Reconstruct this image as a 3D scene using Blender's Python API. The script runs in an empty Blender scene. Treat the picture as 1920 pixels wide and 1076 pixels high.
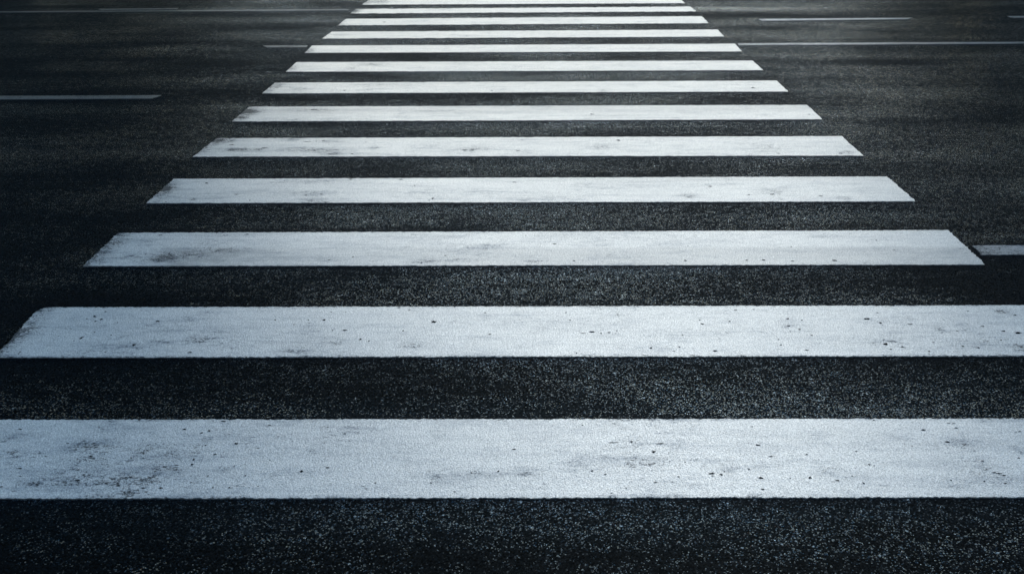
import bpy, bmesh, math, random
from mathutils import Vector, Matrix, noise
random.seed(7)
C = bpy.context.scene.collection
R = math.radians
# ------------------------------------------------------------------ survey
# Ground plan in metres: x to the right along the road, y away across the road.
# stripe corners: far-left, near-left, near-right, far-right
STRIPES = [
 ((-1.684,3.4747),(-1.6138,2.9743),(1.8332,2.9655),(1.8561,3.4636)),((-1.9042,4.4902),(-1.8838,3.9814),(2.0807,3.9698),(2.0825,4.4851)),((-1.8983,5.4928),(-1.9039,4.999),(2.0945,4.9886),(2.1083,5.5008)),((-1.9027,6.5048),(-1.9106,6.0104),(2.1158,6.0076),(2.1133,6.5165)),
 ((-1.895,7.5182),(-1.9221,7.0249),(2.1176,7.0075),(2.123,7.5324)),((-1.8946,8.5283),(-1.9078,8.0282),(2.1259,8.0472),(2.1359,8.543)),((-1.8837,9.4847),(-1.902,9.0362),(2.1132,9.0559),(2.121,9.521)),((-1.8814,10.4772),(-1.8884,9.9901),(2.1111,10.0071),(2.1154,10.4989)),
 ((-1.8955,11.4305),(-1.8909,10.996),(2.1144,11.0071),(2.1341,11.4784)),((-1.8399,12.3648),(-1.8661,11.8802),(2.1122,11.9536),(2.1238,12.4472)),((-1.8225,13.3665),(-1.8401,12.8472),(2.1069,12.9391),(2.1252,13.5148)),((-1.8248,14.2511),(-1.8343,13.8314),(2.1223,13.9431),(2.1256,14.3981)),
 ((-1.7596,15.4294),(-1.8052,14.6688),(2.1037,14.7454),(2.1136,15.4591)),
]
# chips knocked out of the paint: x, y, half length, half width
CHIPS = [
 (-1.65,4.385,0.0059,0.0076),(-1.671,4.36,0.0032,0.0046),(-1.613,4.354,0.0053,0.0057),(-1.629,4.334,0.0031,0.0057),
 (-1.623,4.438,0.0043,0.0047),(-1.539,4.319,0.0032,0.0045),(-1.696,4.251,0.0024,0.0044),(-1.72,4.184,0.003,0.0037),
 (-1.596,4.22,0.0029,0.0043),(-1.524,4.193,0.0031,0.0048),(-1.628,4.159,0.006,0.0105),(-1.623,4.173,0.004,0.0063),
 (-1.645,4.136,0.0024,0.0042),(-1.385,4.332,0.0104,0.0074),(-1.407,4.098,0.006,0.0067),(-1.408,4.088,0.0029,0.0041),
 (-1.806,4.03,0.0029,0.005),(-1.806,4.015,0.0029,0.0039),(-1.493,4.026,0.0027,0.004),(-1.181,4.021,0.0078,0.005),
 (-0.928,4.343,0.0032,0.0057),(-0.847,4.295,0.0042,0.0039),(-0.789,4.308,0.0025,0.0051),(-0.736,4.342,0.0062,0.0074),
 (-0.798,4.342,0.0042,0.0034),(-0.689,4.233,0.0041,0.0044),(-0.642,4.235,0.0081,0.0071),(-0.57,4.142,0.0034,0.0068),
 (-0.537,4.126,0.004,0.0042),(-0.455,4.475,0.0085,0.006),(-0.412,4.449,0.0043,0.0036),(-0.417,4.228,0.0031,0.0059),
 (-0.304,4.316,0.0125,0.0112),(-0.108,4.415,0.0043,0.0041),(-0.721,4.428,0.0031,0.0036),(-0.663,4.425,0.0032,0.0035),
 (-0.086,4.189,0.0061,0.0043),(0.214,4.415,0.0031,0.0041),(0.226,4.332,0.0029,0.0046),(0.305,4.21,0.0101,0.007),
 (0.271,4.197,0.0101,0.0032),(0.369,4.204,0.0061,0.0065),(0.338,4.196,0.0036,0.0043),(0.401,4.223,0.0045,0.0037),
 (0.511,4.052,0.0049,0.005),(0.594,4.024,0.0059,0.003),(0.618,4.062,0.0039,0.004),(0.738,4.289,0.0062,0.0062),
 (0.733,4.331,0.0031,0.0045),(0.848,4.316,0.0052,0.0057),(0.892,4.437,0.0064,0.0035),(0.966,4.445,0.0043,0.0036),
 (0.744,4.023,0.0078,0.0055),(0.646,4.178,0.003,0.0032),(0.235,4.007,0.0027,0.004),(0.252,4.002,0.0028,0.003),
 (1.081,4.343,0.0052,0.0068),(1.067,4.267,0.0058,0.0055),(1.131,4.328,0.0042,0.004),(1.101,4.231,0.0062,0.0059),
 (1.06,4.207,0.003,0.0032),(1.133,4.172,0.0043,0.0053),(1.0,4.131,0.0026,0.0047),(0.997,4.077,0.0036,0.0051),
 (1.082,4.028,0.0078,0.004),(1.389,4.338,0.0125,0.0074),(1.43,4.295,0.0056,0.0072),(1.448,4.404,0.0042,0.0035),
 (1.431,4.27,0.003,0.0039),(1.388,4.084,0.0079,0.0097),(1.441,4.056,0.0059,0.0055),(1.391,4.034,0.0049,0.004),
 (1.526,4.013,0.0033,0.005),(1.517,3.988,0.0031,0.003),(1.569,4.099,0.0044,0.0041),(1.698,4.211,0.003,0.0049),
 (1.812,4.257,0.0062,0.0055),(1.813,4.419,0.0038,0.0041),(1.665,4.062,0.005,0.0061),(1.717,4.047,0.0049,0.005),
 (1.873,4.207,0.0081,0.007),(1.92,4.191,0.0141,0.0091),(1.83,4.12,0.004,0.0042),(1.982,4.374,0.0063,0.0057),
 (1.539,4.281,0.0083,0.0039),(-1.566,3.406,0.0059,0.0037),(-1.417,3.225,0.0049,0.0027),(-1.466,3.148,0.008,0.0029),
 (-1.042,3.401,0.0059,0.0045),(-0.981,3.376,0.0039,0.0059),(-0.961,3.391,0.0034,0.0052),(-0.856,3.303,0.0067,0.0057),
 (-0.948,3.292,0.0033,0.0042),(-0.956,3.288,0.002,0.0043),(-0.906,3.234,0.0049,0.0045),(-0.962,3.202,0.0029,0.0068),
 (-0.958,3.17,0.0045,0.0047),(-1.004,3.166,0.0064,0.0027),(-1.036,3.154,0.0071,0.0032),(-1.057,3.127,0.0032,0.0032),
 (-1.043,3.133,0.0024,0.0026),(-1.062,3.09,0.0063,0.0038),(-1.064,3.03,0.007,0.0037),(-1.013,3.029,0.0046,0.0046),
 (-1.14,3.042,0.0062,0.0031),(-1.271,3.078,0.0078,0.0038),(-1.29,3.138,0.0055,0.0032),(-1.28,3.224,0.0056,0.0034),
 (-1.12,3.095,0.0063,0.0032),(-1.476,3.039,0.0062,0.0031),(-1.583,3.32,0.01,0.0025),(-1.447,3.1,0.0039,0.0022),
 (-1.379,3.308,0.005,0.0021),(-1.298,3.308,0.0033,0.0035),(-1.154,3.213,0.0048,0.002),(-0.935,3.061,0.0024,0.0025),
 (-0.785,3.101,0.0031,0.0032),(-0.894,3.1,0.0031,0.0029),(-0.93,3.459,0.0068,0.0039),(-0.816,3.031,0.0023,0.003),
 (-0.864,3.031,0.0031,0.0031),(-0.624,3.126,0.006,0.0058),(-0.55,3.148,0.0045,0.004),(-0.775,3.427,0.0069,0.003),
 (-0.589,3.415,0.0034,0.0033),(-0.237,3.055,0.0037,0.0031),(-0.398,3.056,0.0031,0.0028),(-0.165,3.004,0.0039,0.0036),
 (-0.735,3.039,0.0021,0.0028),(-0.731,3.197,0.0024,0.0027),(-0.782,3.273,0.003,0.0028),(-0.121,3.115,0.0025,0.0045),
 (-0.042,3.123,0.0031,0.0039),(-0.527,3.368,0.0042,0.0033),(0.005,3.262,0.0049,0.0034),(0.431,3.242,0.006,0.0052),
 (0.369,3.309,0.0049,0.0057),(0.314,3.304,0.0148,0.0021),(0.457,3.296,0.0115,0.0025),(0.587,3.107,0.0088,0.0051),
 (0.613,3.1,0.0051,0.0041),(0.586,3.092,0.0039,0.0023),(0.726,3.08,0.0075,0.005),(0.7,3.133,0.004,0.003),
 (0.756,3.284,0.0065,0.0046),(0.486,3.088,0.0032,0.0031),(0.223,3.424,0.0027,0.003),(0.234,3.124,0.0045,0.0032),
 (0.273,3.103,0.0047,0.0029),(0.517,3.177,0.0024,0.003),(0.625,3.118,0.0024,0.0038),(0.762,3.409,0.0043,0.003),
 (0.416,3.055,0.0047,0.0022),(0.463,3.057,0.0047,0.0018),(0.719,3.013,0.0054,0.0037),(0.282,2.994,0.003,0.0021),
 (0.327,3.022,0.002,0.0024),(0.783,3.211,0.0065,0.0034),(0.87,3.079,0.005,0.0057),(0.945,3.063,0.0059,0.0037),
 (1.065,3.158,0.004,0.0036),(1.077,3.151,0.0019,0.0027),(1.017,3.047,0.0034,0.004),(1.3,3.384,0.0054,0.0045),
 (1.346,3.302,0.0074,0.0046),(1.275,3.063,0.0028,0.0037),(1.426,3.045,0.0054,0.0034),(1.37,3.056,0.0031,0.0044),
 (1.417,3.107,0.0063,0.0032),(1.431,3.102,0.0079,0.0036),(1.439,3.091,0.0063,0.0032),(1.162,3.452,0.0034,0.0038),
 (1.598,3.371,0.005,0.003),(1.048,3.242,0.0033,0.0034),(0.893,3.222,0.0032,0.0027),(0.811,3.077,0.002,0.0031),
 (1.395,3.432,0.0085,0.0018),(1.41,3.428,0.0068,0.0019),(1.408,3.398,0.0068,0.0026),(1.526,3.198,0.0032,0.0041),
 (0.995,3.09,0.0047,0.0025),(1.41,3.179,0.0064,0.0033),(-1.684,5.452,0.0103,0.0068),(-1.272,5.462,0.0077,0.006),
 (-0.72,5.115,0.0032,0.0076),(-0.822,5.075,0.0048,0.0044),(0.067,5.429,0.0031,0.0059),(0.197,5.3,0.0087,0.0065),
 (-0.302,5.131,0.0049,0.0053),(0.279,5.055,0.0072,0.0074),(-0.404,5.031,0.0047,0.0074),(0.441,5.359,0.003,0.0042),
 (0.818,5.266,0.0025,0.0048),(0.777,5.054,0.0059,0.0074),(1.126,5.059,0.0072,0.0081),(1.444,5.049,0.0096,0.0097),
 (1.294,5.246,0.0037,0.0055),(1.754,5.191,0.0073,0.0047),(1.254,5.043,0.0095,0.0051),(1.714,5.34,0.005,0.0049),
 (1.569,5.007,0.0024,0.0051),(1.052,5.056,0.0072,0.0059),(-1.69,6.405,0.0107,0.0114),(-1.38,6.056,0.0039,0.0082),
 (-1.815,6.03,0.0036,0.0071),(-1.099,6.152,0.0072,0.0063),(-1.021,6.173,0.0115,0.0063),(-1.477,6.172,0.0143,0.0053),
 (-0.975,6.022,0.0196,0.0051),(-0.904,6.483,0.0105,0.0082),(-0.62,6.477,0.0119,0.0082),(-0.418,6.083,0.0048,0.0124),
 (-0.435,6.047,0.0039,0.0061),(-0.533,6.343,0.0038,0.0067),(0.016,6.41,0.0148,0.0057),(1.085,6.31,0.0105,0.0078),
 (1.265,6.14,0.0085,0.0063),(1.392,6.149,0.0114,0.0084),(0.936,6.091,0.0085,0.0062),(1.641,6.115,0.0108,0.0073),
 (1.432,6.149,0.0057,0.0042),(-1.758,7.331,0.0135,0.0088),(-1.199,7.442,0.0102,0.009),(-1.24,7.42,0.0041,0.009),
 (-0.29,7.171,0.0197,0.0098),(-0.243,7.164,0.0131,0.0084),(0.041,7.154,0.0131,0.0083),(-1.07,7.097,0.0228,0.0069),
 (0.676,7.428,0.0135,0.012),(1.62,7.067,0.0097,0.0082),(1.994,7.063,0.0128,0.0082),(-0.97,7.082,0.0097,0.0069),
 (-1.533,7.242,0.0199,0.0071),(-1.296,7.413,0.0237,0.0074),(-1.287,9.147,0.0164,0.0132),(-0.152,9.12,0.0082,0.011),
 (0.562,8.235,0.0149,0.0108),(1.875,9.213,0.0165,0.0179),(2.072,8.207,0.0074,0.009),(-1.404,8.417,0.0267,0.0113),
 (-1.377,13.093,0.0173,0.026),
]
# scuffed, dirty areas of the paint: x, y, radius along, radius across, strength
SCUFFS = [
 (-1.301,3.19,0.5783,0.1511,0.21),(0.536,3.131,0.4732,0.1301,0.09),(1.473,4.109,0.4965,0.1292,0.18),(-1.32,4.128,0.5004,0.1302,0.18),
 (-1.312,3.294,0.066,0.0283,0.43),(-1.283,3.207,0.0485,0.0236,0.43),(-1.242,3.061,0.0931,0.0312,0.52),(-1.107,3.076,0.078,0.0315,0.6),
 (-1.042,3.24,0.0813,0.0516,0.34),(-1.153,3.206,0.0323,0.0405,0.34),(-1.033,3.149,0.0477,0.0131,0.6),(-1.572,3.349,0.0335,0.0291,0.43),
 (-1.53,3.243,0.0326,0.0276,0.34),(-1.379,3.055,0.0233,0.0125,0.43),(-0.856,3.151,0.0238,0.0164,0.43),(0.397,3.164,0.0716,0.0397,0.32),
 (0.363,3.309,0.0414,0.025,0.43),(0.046,3.117,0.0315,0.0291,0.36),(-0.321,3.168,0.0192,0.0166,0.36),(0.063,3.217,0.0194,0.0203,0.22),
 (0.638,3.13,0.0189,0.026,0.36),(0.604,3.163,0.0318,0.0166,0.22),(1.378,3.279,0.0409,0.0421,0.32),(1.407,3.159,0.0238,0.066,0.32),
 (1.37,3.101,0.0313,0.0159,0.43),(1.544,3.243,0.0162,0.0344,0.43),(0.918,3.145,0.0317,0.0262,0.25),(0.718,3.354,0.0501,0.0292,0.22),
 (0.499,3.273,0.0328,0.028,0.18),(0.52,3.021,0.0306,0.0123,0.29),(-1.114,2.999,0.0916,0.0182,0.43),(-1.566,4.029,0.0784,0.0299,0.36),
 (-1.174,4.143,0.0502,0.0314,0.72),(-1.32,4.128,0.0501,0.0156,0.45),(-1.068,4.075,0.0791,0.0306,0.36),(-1.483,4.172,0.0404,0.0265,0.36),
 (-0.656,4.098,0.0199,0.0256,0.45),(-0.76,4.258,0.0617,0.0439,0.27),(-0.338,4.096,0.0596,0.0257,0.36),(-0.327,4.228,0.0612,0.0326,0.23),
 (-0.814,4.034,0.0588,0.0199,0.54),(0.423,4.402,0.0254,0.0233,0.54),(1.633,4.231,0.0163,0.0271,0.54),(1.946,4.421,0.0275,0.0293,0.63),
 (1.413,4.11,0.0497,0.0206,0.36),(1.87,4.056,0.0294,0.0404,0.54),(0.762,4.275,0.0165,0.0166,0.45),(1.149,4.086,0.0395,0.0307,0.18),
 (-1.551,5.138,0.1093,0.0535,0.69),(-1.607,5.078,0.0601,0.0449,0.92),(-1.472,5.114,0.1451,0.0683,0.57),(-1.325,5.213,0.1476,0.0393,0.69),
 (-0.239,5.066,0.0958,0.0298,0.46),(-1.353,5.45,0.0768,0.0255,0.46),(-1.762,5.361,0.0631,0.0248,0.46),(-0.405,5.045,0.0716,0.0222,0.69),
 (0.096,5.049,0.0357,0.0223,0.92),(-1.728,5.124,0.0485,0.0533,0.46),(-1.893,6.295,0.0496,0.0772,1.67),(-1.075,6.2,0.115,0.0537,0.46),
 (-1.052,6.053,0.0843,0.0308,0.69),(-1.685,6.08,0.017,0.0207,0.8),(0.939,6.128,0.0511,0.042,0.92),(1.395,6.208,0.0717,0.0431,0.8),
 (1.76,6.067,0.0337,0.0309,0.92),(1.421,6.06,0.014,0.0206,0.69),(0.057,6.043,0.0336,0.0307,0.46),(1.208,6.456,0.0357,0.0231,0.57),
 (-1.141,6.433,0.1784,0.0459,0.34),(-1.849,7.45,0.0681,0.06,1.38),(-1.912,7.289,0.0401,0.0577,0.69),(-1.693,7.201,0.0825,0.0423,0.92),
 (-1.557,7.214,0.0331,0.0425,0.69),(-1.411,7.475,0.0683,0.0454,0.92),(-1.196,7.181,0.1644,0.0562,1.03),(-1.1,7.084,0.065,0.0274,0.92),
 (-1.166,7.427,0.0679,0.0597,0.57),(-0.857,7.234,0.0397,0.0427,0.8),(-1.321,7.239,0.0597,0.0285,0.8),(-0.261,7.199,0.1316,0.0423,0.46),
 (0.566,7.261,0.0662,0.0716,0.46),(1.567,7.293,0.1329,0.1156,0.4),(2.046,7.09,0.0388,0.0411,1.03),(1.03,7.256,0.0497,0.0572,0.46),
 (-1.846,8.348,0.0757,0.0927,1.26),(-1.861,8.15,0.0444,0.0532,1.15),(-1.363,8.398,0.2281,0.0562,0.69),(-1.479,8.075,0.0367,0.0349,0.57),
 (-1.275,8.055,0.0366,0.0347,0.57),(-0.602,8.37,0.3784,0.0373,0.46),(-1.839,9.334,0.042,0.1142,0.92),(-1.648,9.196,0.0828,0.0888,0.46),
 (0.709,9.119,0.0409,0.0656,0.69),(-1.089,9.369,0.2525,0.069,0.34),(-1.871,10.121,0.0363,0.0798,0.69),(-1.196,10.354,0.1388,0.0833,0.69),
 (-1.357,10.166,0.0455,0.0804,0.57),(-1.864,11.074,0.0296,0.0946,0.8),(-1.711,12.134,0.1076,0.075,0.57),(-1.81,14.025,0.0494,0.1483,1.03),
 (-1.63,14.966,0.1314,0.168,1.03),
]
# light grit (+), polished or tarry patches (-), and shade painted over both sides
GRIT_SHADE = [
 (-2.53,5.644,1.1097,1.0213,-0.5),(-1.759,4.238,0.7783,0.4392,-0.35),(-3.666,10.148,2.2702,1.08,-0.45),(2.091,4.96,0.3511,0.4336,-0.4),  # wide side areas: shade put in by thinning the pale stones
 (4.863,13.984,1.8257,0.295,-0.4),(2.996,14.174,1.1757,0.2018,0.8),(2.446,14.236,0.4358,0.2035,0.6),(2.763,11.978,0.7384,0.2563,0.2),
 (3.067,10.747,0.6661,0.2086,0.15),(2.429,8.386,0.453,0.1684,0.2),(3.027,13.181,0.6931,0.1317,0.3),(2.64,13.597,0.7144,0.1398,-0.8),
 (3.15,10.369,0.414,0.1113,-0.7),(3.228,9.33,0.3332,0.0913,-0.6),(2.872,12.473,0.4934,0.1581,-0.3),(0.348,3.736,0.2199,0.1096,0.5),  # last patch: soft sheen at near centre drawn with pale stones
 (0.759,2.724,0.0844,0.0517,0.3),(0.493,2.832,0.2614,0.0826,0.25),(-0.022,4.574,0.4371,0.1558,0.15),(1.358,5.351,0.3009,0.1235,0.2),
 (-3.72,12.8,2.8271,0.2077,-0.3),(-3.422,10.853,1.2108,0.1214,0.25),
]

# ------------------------------------------------------------------ helpers
def tag(o, label=None, cat=None, group=None, kind=None):
    if label: o['label'] = label
    if cat: o['category'] = cat
    if group: o['group'] = group
    if kind: o['kind'] = kind
    return o

def link(name, mesh, mats, parent=None):
    o = bpy.data.objects.new(name, mesh)
    C.objects.link(o)
    for m in mats: mesh.materials.append(m)
    if parent: o.parent = parent
    return o

class NT:
    def __init__(s, name):
        s.m = bpy.data.materials.new(name); s.m.use_nodes = True
        s.t = s.m.node_tree; s.t.nodes.clear()
    def n(s, kind, ins=None, **kw):
        nd = s.t.nodes.new(kind)
        for k, v in kw.items(): setattr(nd, k, v)
        for k, v in (ins or {}).items():
            i = nd.inputs[k]
            if isinstance(v, bpy.types.NodeSocket): s.t.links.new(v, i)
            else: i.default_value = v
        return nd
    def math(s, op, a, b=0.0, c=0.0, clamp=False):
        return s.n('ShaderNodeMath', {0: a, 1: b, 2: c}, operation=op, use_clamp=clamp).outputs[0]
    def rng(s, v, a, b, c=0.0, d=1.0, smooth=False):
        return s.n('ShaderNodeMapRange', {0: v, 1: a, 2: b, 3: c, 4: d},
                   interpolation_type='SMOOTHSTEP' if smooth else 'LINEAR').outputs[0]
    def mix(s, f, a, b):
        nd = s.n('ShaderNodeMix', {0: f}, data_type='RGBA')
        for i, v in ((6, a), (7, b)):
            if isinstance(v, bpy.types.NodeSocket): s.t.links.new(v, nd.inputs[i])
            else: nd.inputs[i].default_value = (*v, 1)
        return nd.outputs[2]
    def scale(s, v, x, y, z=1):
        return s.n('ShaderNodeVectorMath', {0: v, 1: (x, y, z)}, operation='MULTIPLY').outputs[0]
    def noise(s, v, sc, det=2.0, rough=.5):
        return s.n('ShaderNodeTexNoise', {'Vector': v, 'Scale': sc, 'Detail': det, 'Roughness': rough}).outputs[0]
    def attr(s, name):
        return s.n('ShaderNodeAttribute', attribute_name=name).outputs['Fac']
    def finish(s, color, rough, normal=None, spec=.5, tint=None, sheen=0):
        p = s.n('ShaderNodeBsdfPrincipled', {'Base Color': color, 'Roughness': rough})
        if sheen: p.inputs['Sheen Weight'].default_value = sheen; p.inputs['Sheen Roughness'].default_value = .3; p.inputs['Sheen Tint'].default_value = (.15, .55, 1, 1)
        for k, v in (('Normal', normal), ('Specular IOR Level', spec), ('Specular Tint', tint)):
            if v is None: continue
            if isinstance(v, bpy.types.NodeSocket): s.t.links.new(v, p.inputs[k])
            else: p.inputs[k].default_value = v
        o = s.n('ShaderNodeOutputMaterial', {'Surface': p.outputs[0]})
        return s.m

def asphalt_nodes(s, pos, grit_shade, tone=1.0):
    """black mastic with small stones; returns colour, roughness, normal"""
    warp = s.n('ShaderNodeTexNoise', {'Vector': pos, 'Scale': 60.0, 'Detail': 2.0})
    wv = s.n('ShaderNodeVectorMath', {0: warp.outputs['Color'], 1: (.006, .006, 0)}, operation='MULTIPLY').outputs[0]
    wp = s.n('ShaderNodeVectorMath', {0: pos, 1: wv}, operation='ADD').outputs[0]
    vo = s.n('ShaderNodeTexVoronoi', {'Vector': s.scale(wp, 1, 1.0, 0), 'Scale': 215.0, 'Randomness': 1.0}, voronoi_dimensions='2D')
    rgb = s.n('ShaderNodeSeparateColor', {0: vo.outputs['Color']})
    r, g, b = rgb.outputs
    dist = vo.outputs['Distance']
    # long streaks left by traffic running along x
    streak = s.noise(s.scale(pos, .22, 2.2), 1.0, 4.0, .6)
    blotch = s.noise(s.scale(pos, .8, 1.6), 1.0, 3.0, .55)
    cover = s.math('ADD', s.math('MULTIPLY', s.math('SUBTRACT', streak, .5), .22),
                   s.math('MULTIPLY', s.math('SUBTRACT', blotch, .5), .34))
    clump = s.noise(s.scale(pos, 1, 1.3), 16.0, 5.0, .75)
    cover = s.math('ADD', cover, s.math('MULTIPLY', s.math('SUBTRACT', clump, .5), .50))
    cover = s.math('ADD', cover, s.math('MULTIPLY', grit_shade, .15))
    rr = s.math('ADD', r, cover)
    pale = s.rng(rr, .90, 1.03)                       # which stones are pale
    pale = s.math('POWER', pale, 1.3)
    shape = s.rng(dist, .50, .28, 0, 1, True)         # stone tops, the binder between them stays black
    tint = s.n('ShaderNodeValToRGB', {0: g})
    e = tint.color_ramp.elements
    e[0].color = (.03, .075, .125, 1); e[1].color = (.075, .115, .15, 1)
    x = tint.color_ramp.elements.new(.12); x.color = (.10, .055, .035, 1)
    x = tint.color_ramp.elements.new(.22); x.color = (.05, .09, .12, 1)
    x = tint.color_ramp.elements.new(.6); x.color = (.055, .095, .13, 1)
    base = s.mix(s.rng(b, 0, 1), (.0024*tone, .0024*tone, .0021*tone), (.0052*tone, .0062*tone, .0062*tone))
    dusty = s.rng(s.math('ADD', streak, s.math('MULTIPLY', grit_shade, .25)), .45, .85, 0, .0035*tone)
    dcol = s.n('ShaderNodeCombineColor', {0: s.math('MULTIPLY', dusty, .5), 1: dusty, 2: s.math('MULTIPLY', dusty, 1.40)}).outputs[0]
    base = s.n('ShaderNodeVectorMath', {0: base, 1: dcol}, operation='ADD').outputs[0]
    col = s.mix(s.math('MULTIPLY', pale, shape), base, tint.outputs[0])
    # a few larger stones among the small ones
    vb = s.n('ShaderNodeTexVoronoi', {'Vector': s.scale(wp, 1, 1, 0), 'Scale': 74.0, 'Randomness': 1.0}, voronoi_dimensions='2D')
    br = s.n('ShaderNodeSeparateColor', {0: vb.outputs['Color']}).outputs
    bigs = s.math('MULTIPLY', s.rng(s.math('ADD', br[0], s.math('MULTIPLY', cover, .6)), .95, 1.03), s.rng(s.math('ADD', vb.outputs['Distance'], s.math('MULTIPLY', br[1], .12)), .36, .26, 0, 1, True))
    col = s.mix(s.math('MULTIPLY', bigs, .8), col, (.065, .095, .115))
    # relief: domed stones of uneven height, facets of uneven tilt
    dome = s.math('MULTIPLY', s.rng(dist, .6, 0, 0, 1, True), s.rng(b, 0, 1, .35, 1))
    fine = s.noise(pos, 420.0, 2.0)
    hgt = s.math('ADD', dome, s.math('MULTIPLY', fine, .35))
    cc = s.n('ShaderNodeVectorMath', {0: vo.outputs['Color'], 1: (.5, .5, .5)}, operation='SUBTRACT').outputs[0]
    cc = s.n('ShaderNodeVectorMath', {0: cc, 1: (.9, .9, 0)}, operation='MULTIPLY').outputs[0]
    nn = s.n('ShaderNodeNewGeometry').outputs['Normal']
    nn = s.n('ShaderNodeVectorMath', {0: nn, 1: cc}, operation='ADD').outputs[0]
    nn = s.n('ShaderNodeVectorMath', {0: nn}, operation='NORMALIZE').outputs[0]
    bump = s.n('ShaderNodeBump', {'Strength': .7, 'Distance': .0022, 'Height': hgt, 'Normal': nn}).outputs[0]
    # some stones have clean broken faces that catch the light
    gl = s.rng(s.math('ADD', b, s.math('MULTIPLY', cover, 1.7)), .80, .98)
    gl = s.math('MAXIMUM', s.math('MULTIPLY', gl, shape), s.math('MULTIPLY', bigs, .7))
    rough = s.rng(gl, 0, 1, .8, .17)
    return col, rough, bump, gl

def asphalt(name, tone=1.0, use_grit_shade=True):
    s = NT(name)
    pos = s.n('ShaderNodeNewGeometry').outputs['Position']
    grit_shade = s.attr('grit_shade') if use_grit_shade else 0.0
    if not use_grit_shade:
        grit_shade = s.n('ShaderNodeValue').outputs[0]; grit_shade.default_value = -.6
    col, rough, nor, pale = asphalt_nodes(s, pos, grit_shade, tone)
    return s.finish(col, rough, nor, s.math('ADD', .006, s.math('MULTIPLY', s.math('POWER', pale, 1.5), .98)), (.25, .62, 1, 1), .02)

def paint(name, alb=(.755, .735, .68), worn=0.0, pit=1.0):
    s = NT(name)
    pos = s.n('ShaderNodeNewGeometry').outputs['Position']
    wear = s.attr('wear'); tone = s.attr('tone')
    # general wear that comes and goes along the stripe
    big = s.noise(s.scale(pos, 1.3, 4.0), 1.0, 4.0, .6)
    w = s.math('ADD', wear, s.rng(big, .42, .75, 0, .5))
    w = s.math('ADD', w, worn+.12)
    w = s.math('ADD', w, s.rng(s.noise(pos, 6.0, 4.0, .6), .5, .72, 0, .3))
    fine = s.noise(s.scale(pos, .78, 1.0), 150.0, 3.0, .7)
    mid = s.noise(s.scale(pos, .65, 1.15), 36.0, 4.0, .65)
    n = s.math('ADD', s.math('MULTIPLY', fine, .68), s.math('MULTIPLY', mid, .32))
    thr = s.math('SUBTRACT', .675, s.math('MULTIPLY', w, .155))
    bare = s.rng(s.math('SUBTRACT', n, thr), 0, .06, 0, 1, True)      # paint gone, binder shows
    # pits between the stones under the paint
    vo = s.n('ShaderNodeTexVoronoi', {'Vector': pos, 'Scale': 170.0}, voronoi_dimensions='2D')
    vd = vo.outputs['Distance']
    vr = s.n('ShaderNodeSeparateColor', {0: vo.outputs['Color']}).outputs
    pits = s.math('MULTIPLY', s.rng(vd, .24, .10, 0, 1, True), s.rng(s.math('ADD', vr[0], s.math('MULTIPLY', w, .3)), .50, .95, 0, .85))
    pits = s.math('MULTIPLY', pits, pit)
    # soft grey film of tyre rubber, drawn out along the road
    film = s.noise(s.scale(pos, 1.1, 9.0), 1.6, 5.0, .65)
    film = s.math('ADD', s.rng(film, .48, .8, 0, .22), s.math('MULTIPLY', s.math('MINIMUM', w, 1.6), s.rng(mid, .3, .7, .12, .42)))
    coarse = s.noise(s.scale(pos, .42, 1.7), 8.0, 5.0, .7)
    film = s.math('ADD', film, s.math('MULTIPLY', s.math('MINIMUM', w, 1.6), s.rng(coarse, .47, .64, 0, .55, True)))
    marks = s.noise(s.scale(pos, .30, 1.9), 10.0, 6.0, .72)
    gate = s.noise(s.scale(pos, .7, 2.0), 1.3, 2.0)
    film = s.math('ADD', film, s.math('MULTIPLY', s.rng(marks, .53, .68, 0, .36, True), s.rng(gate, .38, .62, .12, 1.0)))
    film = s.math('MULTIPLY', film, s.rng(n, .38, .60, .45, 1.35))
    film = s.math('MINIMUM', film, .8)
    grain = s.noise(pos, 190.0, 2.0, .7)
    g = s.rng(grain, .32, .68, .64, 1.18)
    base = s.n('ShaderNodeVectorMath', {0: alb, 1: g}, operation='SCALE')
    s.t.links.new(s.math('MULTIPLY', g, tone), base.inputs['Scale'])
    base = base.outputs[0]
    col = s.mix(film, base, (.20, .225, .25))
    stain = s.rng(s.noise(pos, 5.5, 3.0), .60, .78, 0, .10)
    col = s.mix(stain, col, (.50, .46, .38))
    col = s.mix(pits, col, (.05, .055, .06))
    col = s.mix(s.math('MULTIPLY', bare, .82), col, (.022, .026, .030))
    h = s.math('ADD', s.math('MULTIPLY', s.rng(vd, .6, 0, 0, 1, True), .55), s.math('MULTIPLY', grain, .55))
    h = s.math('ADD', h, s.math('MULTIPLY', s.math('MAXIMUM', bare, pits), -1.3))
    h = s.math('ADD', h, s.math('MULTIPLY', mid, .6))
    bump = s.n('ShaderNodeBump', {'Strength': .95, 'Distance': .003, 'Height': h}).outputs[0]
    return s.finish(col, s.rng(grain, .3, .7, .6, .75), bump, .04)

def plain(name, col, rough, bumpy=.0, sc=20.0):
    s = NT(name)
    pos = s.n('ShaderNodeNewGeometry').outputs['Position']
    n = s.noise(pos, sc, 5.0, .6)
    c = s.mix(s.rng(n, .3, .7), tuple(v*.75 for v in col), tuple(min(1, v*1.2) for v in col))
    nor = s.n('ShaderNodeBump', {'Strength': bumpy, 'Distance': .01, 'Height': n}).outputs[0]
    return s.finish(c, rough, nor)

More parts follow.
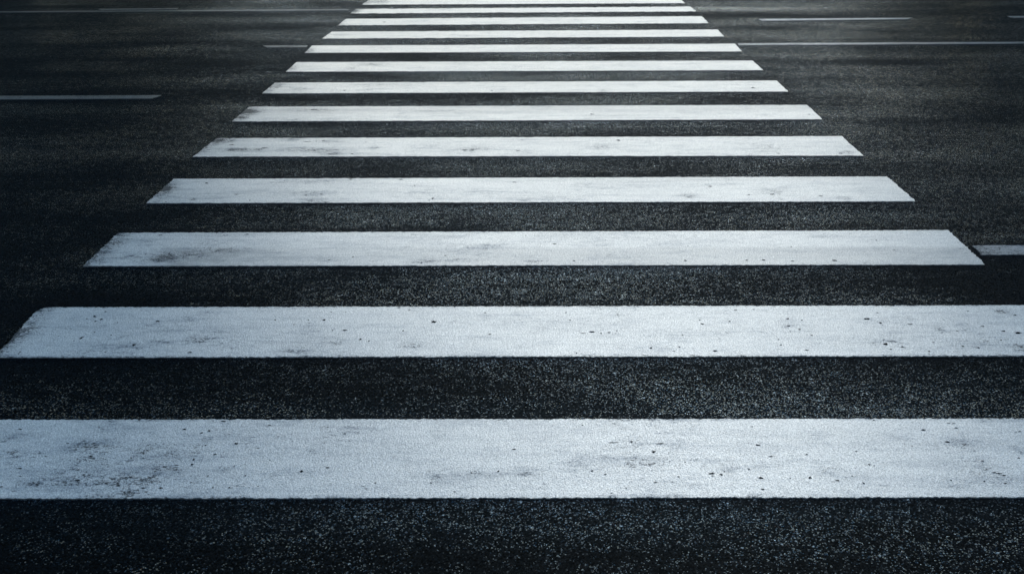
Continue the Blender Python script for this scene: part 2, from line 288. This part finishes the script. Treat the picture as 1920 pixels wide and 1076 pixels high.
M_ASPH = asphalt('asphalt')
M_PATCH = asphalt('dark_asphalt', .8, False)
M_CHIP = asphalt('asphalt_in_chip', .9, False)
M_PAINT = paint('white_road_paint')
M_EDGE_SHADE = plain('edge_shade', (.07, .075, .08), .8)  # thin shadow line along the stripe edges, painted onto their side faces
M_CONC = plain('concrete', (.30, .30, .29), .85, .4, 3.0)
M_STEEL = plain('painted_steel', (.16, .18, .19), .5, .1, 8.0)

# ------------------------------------------------------------------ road
def steps():
    xs = [-400, -200, -100, -60, -40, -28, -20, -15, -12]
    x = -9.0
    while x < 12.01: xs.append(round(x, 3)); x += .12
    xs += [15, 20, 28, 40, 60, 100, 200, 400]
    ys = [-400, -200, -100, -50, -25, -12, -6, -2, 1]
    y = 2.2
    while y < 17.01: ys.append(round(y, 3)); y += .08
    ys += [19, 22, 27, 35, 50, 80, 140, 260, 500]
    return xs, ys
def grit_shade_at(x, y):
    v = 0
    for X, Y, a, b, s in GRIT_SHADE:
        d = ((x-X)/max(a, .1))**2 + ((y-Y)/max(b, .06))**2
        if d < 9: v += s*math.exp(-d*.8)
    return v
xs, ys = steps()
verts = [(x, y, 0) for y in ys for x in xs]
nx = len(xs)
faces = [(j*nx+i, j*nx+i+1, (j+1)*nx+i+1, (j+1)*nx+i) for j in range(len(ys)-1) for i in range(nx-1)]
me = bpy.data.meshes.new('road'); me.from_pydata(verts, [], faces)
at = me.attributes.new('grit_shade', 'FLOAT', 'POINT')
at.data.foreach_set('value', [grit_shade_at(v[0], v[1]) if -9 <= v[0] <= 12 and 2 < v[1] < 17.1 else 0.0 for v in verts])
road = link('road', me, [M_ASPH]); tag(road, kind='structure')

# ------------------------------------------------------------------ painted markings
def marking(name, quad, mat, cell, jit, seed, thick=.004, left_wear=0.0, base_wear=0.0, tone=None, chips=(), round_left=0.0, soft=0.0):
    fl, nl, nr, fr = [Vector(p) for p in quad]
    cx = sum(p[0] for p in quad)/4; cy = sum(p[1] for p in quad)/4
    L = (nr-nl).length; W = (fl-nl).length
    nu = max(2, min(600, int(L/cell))); nv = max(4, min(80, int(W/cell)))
    bm = bmesh.new()
    lw = bm.verts.layers.float.new('wear'); lt = bm.verts.layers.float.new('tone')
    grid = []
    def N(a, b, sc, k): return noise.noise(Vector((a*sc+seed*7.3, b*sc+k*3.1, seed*1.7+k)))
    for j in range(nv+1):
        row = []
        t = j/nv
        for i in range(nu+1):
            u = i/nu
            p = (nl*(1-u)+nr*u)*(1-t) + (fl*(1-u)+fr*u)*t
            x, y = p
            e = max(0, 1-min(t, 1-t)*nv/1.5)
            ee = max(0, 1-min(u, 1-u)*nu/1.5)
            j1 = N(x, y, 9, 1)*.4 + N(x, y, 55, 2)*.8 + N(x, y, 150, 3)*1.2
            if e > 0: y += jit*j1*e
            if ee > 0: x += jit*(1.6 if jit < .0055 else .6)*(N(y, x, 14, 4) + N(y, x, 70, 5))*ee
            if round_left:
                d = x - (nl.x*(1-t)+fl.x*t)
                if d < round_left: y = y if t < .5 else y - (1-d/round_left)**2*.05*(t-.5)*2
            v = bm.verts.new((x-cx, y-cy, thick))
            w = base_wear
            for X, Y, a, b, s in SC_LOCAL(y):
                q = ((x-X)/a)**2 + ((y-Y)/b)**2
                if q < 6: w += s*1.15*math.exp(-q*.9)
            dl = x - (nl.x*(1-t)+fl.x*t)
            if left_wear: w += left_wear*max(0, 1-dl/.11)**1.3*(1+.9*N(x, y, 7, 6))
            dr = min(t, 1-t)*W
            w += soft*max(0, 1-dr/.02)
            v[lw] = max(0, w if w < .7 else .7+(min(w, 1.5)-.7)*.45+max(0, w-1.5)*1.6)
            v[lt] = tone(u, t, x) if tone else 1.0
            row.append(v)
        grid.append(row)
    for j in range(nv):
        for i in range(nu):
            bm.faces.new((grid[j][i], grid[j][i+1], grid[j+1][i+1], grid[j+1][i]))
    ring = grid[0][:] + [grid[j][-1] for j in range(1, nv+1)] + grid[-1][::-1][1:] + [grid[j][0] for j in range(nv-1, 0, -1)]
    low = [bm.verts.new((v.co.x, v.co.y, 0.0)) for v in ring]
    for a in range(len(ring)):
        b = (a+1) % len(ring)
        f = bm.faces.new((ring[b], ring[a], low[a], low[b])); f.material_index = 1
    rnd = random.Random(seed)
    for X, Y, a, b in chips:
        n = 15; c = []; ph = rnd.uniform(-.25, .25)
        for k in range(n):
            an = 2*math.pi*k/n; r = rnd.uniform(.5, 1.4)
            dx, dy = a*r*math.cos(an), b*1.05*r*math.sin(an)
            c.append(bm.verts.new((X+dx-dy*ph-cx, Y+dy+dx*ph*.4-cy, thick+.0008)))
        f = bm.faces.new(c); f.material_index = 2
    me = bpy.data.meshes.new(name); bm.to_mesh(me); bm.free()
    o = link(name, me, [mat, M_EDGE_SHADE, M_CHIP]); o.location = (cx, cy, 0)
    return o

_near = []
def SC_LOCAL(y): return _near

LAB = [
 ('nearest zebra stripe, crossing the whole picture, peppered with dark chips and scuffs at its left',),
 ('second nearest zebra stripe, its left end frayed, its right end cut by the picture edge',),
 ('zebra stripe whose right end touches a short grey line, dark smudge near its left end',),
 ('zebra stripe with a black scuffed patch on its far left corner, fourth nearest',),
 ('zebra stripe streaked with many grey scuffs along its left half, fifth nearest',),
 ('sixth nearest zebra stripe, with a ragged left end and rubber streaks along its far half',),
 ('seventh nearest zebra stripe, level with the worn grey dash at the left edge',),
 ('eighth nearest zebra stripe, just beyond the level of the worn grey dash at the left',),
 ('ninth nearest zebra stripe, met on both sides by thin lane lines',),
 ('clean zebra stripe directly beyond the one met by thin lines on both sides',),
 ('zebra stripe level with the pale dash at the far right, third from the farthest',),
 ('second farthest zebra stripe, which the long hair thin line on the left runs into',),
 ('farthest zebra stripe, cut off by the top edge of the picture',),
]
def s3tone(u, t, x):
    # a lower coat shows along the near half, with a grubby patch where it was patched over
    low = 1/(1+math.exp((t-.49)*60))
    a = .17*min(1, max(0, (x+1.2)/1.2))
    p = 1/(1+math.exp(-(x+1.60)*60)) * (1/(1+math.exp((x+1.28)*9)))
    p *= .75+.9*noise.noise(Vector((x*14, t*9, 3)))
    b = .42*p + .10*(1/(1+math.exp(-(x+1.4)*20)))*(1/(1+math.exp((x+.95)*9)))
    return max(.5, 1-low*(a+b))
for k, q in enumerate(STRIPES):
    y0 = min(p[1] for p in q)-.02; y1 = max(p[1] for p in q)+.02
    _near = [s for s in SCUFFS if y0-.15 < s[1] < y1+.15]
    ch = [c for c in CHIPS if y0+.02 < c[1] < y1-.02]
    cell = .0065 if k < 2 else .011 if k < 4 else .018 if k < 7 else .03
    jit = .0042 if k < 2 else .005 if k < 4 else .006 if k < 9 else .016
    tone = None
    if k == 2: tone = s3tone
    if k == 3: tone = lambda u, t, x: 1.0 - .07*(1/(1+math.exp(-(t-.80)*50)))*min(1, max(0, x+.2))
    if k == 5: tone = lambda u, t, x: 1.0 - .10*(1/(1+math.exp(-(t-.5)*30)))
    if k == 11: jit = .022
    o = marking('crosswalk_stripe', q, M_PAINT, cell, jit, k+1,
                left_wear=(.0, 1.5, 1.7, .5, .5, 1.2, .5, .5, .4, .3, .4, 1.2, .8)[k],
                tone=tone, chips=ch, round_left=.03 if k == 1 else 0, soft=(.5, .8, .4)[k] if k < 3 else .1)
    tag(o, LAB[k][0], 'road marking', 'white zebra crossing stripes')

_near = []
M_L1 = paint('worn_line_paint', (.205, .205, .19), .5)
M_L2 = paint('thin_line_paint', (.13, .135, .13), .15)
M_L3 = paint('bluish_line_paint', (.38, .385, .375), .35)
M_L4 = paint('pale_line_paint', (.42, .44, .45), .3)
LINES = [
 ('lane_line', M_L1, [(-6.2, 8.95), (-6.2, 8.80), (-2.69, 8.85), (-2.645, 8.975)], .03,
  'worn grey dashed lane line at the left edge, ending left of the zebra crossing', 'lane lines along the road'),
 ('lane_line', M_L1, [(-2.3588, 11.445), (-2.3078, 11.335), (-1.93, 11.340), (-1.94, 11.445)], .03,
  'short thin grey line poking out from the left end of a zebra stripe', 'lane lines along the road'),
 ('lane_line', M_L3, [(2.165, 11.500), (2.155, 11.390), (8.38, 11.515), (8.45, 11.615)], .04,
  'long thin grey lane line running from a stripe end to the right edge', 'lane lines along the road'),
 ('lane_line', M_L4, [(2.7083, 13.27), (2.727, 13.13), (4.3206, 13.23), (4.4123, 13.335)], .03,
  'pale dash on the far right of the road with dark asphalt at both ends', 'lane lines along the road'),
 ('lane_line', M_L3, [(5.504, 13.455), (5.516, 13.32), (6.995, 13.345), (7.06, 13.469)], .04,
  'faint dash clipped by the right edge near the top corner', 'lane lines along the road'),
 ('lane_line', M_L2, [(-10.1754, 13.985), (-10.1279, 13.885), (-1.90, 14.145), (-1.90, 14.235)], .06,
  'long hair thin grey line crossing the far left of the road', 'lane lines along the road'),
 ('lane_line', M_L1, [(-4.8741, 14.330), (-4.7997, 14.215), (-3.9397, 14.285), (-3.9361, 14.365)], .04,
  'short faint dash lying just beyond the hair thin line on the far left', 'lane lines along the road'),
 ('lane_line', M_L3, [(2.140, 5.2618), (2.133, 5.1268), (3.7332, 5.1365), (3.8141, 5.2612)], .011,
  'bluish grey line butting against a zebra stripe at the right edge', 'lane lines along the road'),
]
for k, (nm, m, q, cell, lab, grp) in enumerate(LINES):
    o = marking(nm, q, m, cell, .004, 40+k, base_wear=.25, left_wear=.3)
    tag(o, lab, 'road marking', grp)

# darker strip of asphalt at the far right
me = bpy.data.meshes.new('road_patch')
pv = [(2.16, 15.10, .004), (6, 15.02, .004), (30, 14.9, .004), (30, 19, .004), (2.2, 19, .004)]
me.from_pydata(pv, [], [(0, 1, 2, 3, 4)])
tag(link('road_patch', me, [M_PATCH]), kind='structure')

# ------------------------------------------------------------------ unseen decks added overhead to shape the pool of sun
def prism(name, outline, z0, z1, mat, parent, slope=0.0):
    bm = bmesh.new(); n = len(outline)
    lo = [bm.verts.new((x, y, z0+slope*y)) for x, y in outline]
    hi = [bm.verts.new((x, y, z1+slope*y)) for x, y in outline]
    bm.faces.new(lo[::-1]); bm.faces.new(hi)
    for a in range(n): bm.faces.new((lo[a], lo[(a+1) % n], hi[(a+1) % n], hi[a]))
    bmesh.ops.recalc_face_normals(bm, faces=bm.faces)
    me = bpy.data.meshes.new(name); bm.to_mesh(me); bm.free()
    return link(name, me, [mat], parent)
def light_blocker(inner, width, side, label, z=5.5):
    root = bpy.data.objects.new('light_blocker', None); C.objects.link(root)
    tag(root, label, 'elevated road')
    (x0, y0), (x1, y1) = inner
    o = side*width
    prism('blocker_deck', [(x0, y0), (x1, y1), (x1+o, y1), (x0+o, y0)], z, z+.5, M_CONC, root)
    for a in (0.0, o-side*.25):
        prism('blocker_parapet', [(x0+a, y0), (x1+a, y1), (x1+a+side*.25, y1), (x0+a+side*.25, y0)], z+.503, z+1.4, M_CONC, root)
    for yy in (-14.0, 24.0, 50.0):
        f = (yy-y0)/(y1-y0); xc = x0+(x1-x0)*f + o*.5
        pts = [(xc+.6*math.cos(a*math.pi/6), yy+.6*math.sin(a*math.pi/6)) for a in range(12)]
        prism('blocker_pier', pts, 0, z-.003, M_CONC, root)
    return root
def edge(a, b, y): return a[0]+(b[0]-a[0])*(y-a[1])/(b[1]-a[1])
LA, LB = (1.12, 10.1), (-2.0, 20.9); RA, RB = (2.78, 10.1), (5.8, 20.9)
light_blocker(((edge(LA, LB, 7.0), 7.0), (edge(LA, LB, 60), 60)), 14, -1, 'added light blocker, unseen concrete deck on round piers left of the crossing, overhead')
light_blocker(((edge(RA, RB, 7.0), 7.0), (edge(RA, RB, 60), 60)), 7, 1, 'added light blocker, unseen concrete deck on round piers right of the crossing, overhead')


# ------------------------------------------------------------------ sky, sun, camera
EL, AZ = R(38), R(12)
w = bpy.data.worlds.new('World'); bpy.context.scene.world = w; w.use_nodes = True
nt = w.node_tree; nt.nodes.clear()
sky = nt.nodes.new('ShaderNodeTexSky'); sky.sky_type = 'NISHITA'; sky.sun_disc = False
sky.sun_elevation = EL; sky.sun_rotation = AZ; sky.air_density = 1.0; sky.dust_density = 1.2; sky.ozone_density = .6
bg = nt.nodes.new('ShaderNodeBackground'); bg.inputs[1].default_value = 0.157
out = nt.nodes.new('ShaderNodeOutputWorld')
tn = nt.nodes.new('ShaderNodeVectorMath'); tn.operation = 'MULTIPLY'; tn.inputs[1].default_value = (.89, 1.01, 1.0)
nt.links.new(sky.outputs[0], tn.inputs[0]); nt.links.new(tn.outputs[0], bg.inputs[0]); nt.links.new(bg.outputs[0], out.inputs[0])
sd = bpy.data.lights.new('sun', 'SUN'); sd.energy = 2.85; sd.angle = R(10); sd.color = (.965, .99, 1)
so = bpy.data.objects.new('sun', sd); C.objects.link(so)
dirv = Vector((math.sin(AZ)*math.cos(EL), math.cos(AZ)*math.cos(EL), math.sin(EL)))
so.rotation_euler = dirv.to_track_quat('Z', 'Y').to_euler(); so.location = dirv*30

cd = bpy.data.cameras.new('camera'); cam = bpy.data.objects.new('camera', cd); C.objects.link(cam)
cd.sensor_width = 36; cd.lens = 2234/1920*36; cd.clip_end = 2000; cd.clip_start = .05
cd.dof.use_dof = True; cd.dof.focus_distance = 4.6; cd.dof.aperture_fstop = 7.0
cam.matrix_world = Matrix.Translation((0, 0, 1.72)) @ (Matrix.Rotation(R(70), 4, 'X') @ Matrix.Rotation(R(-.15), 4, 'Z'))
sc = bpy.context.scene; sc.camera = cam
sc.view_settings.view_transform = 'Standard'; sc.view_settings.look = 'None'
sc.view_settings.exposure = 0.66; sc.view_settings.gamma = 1
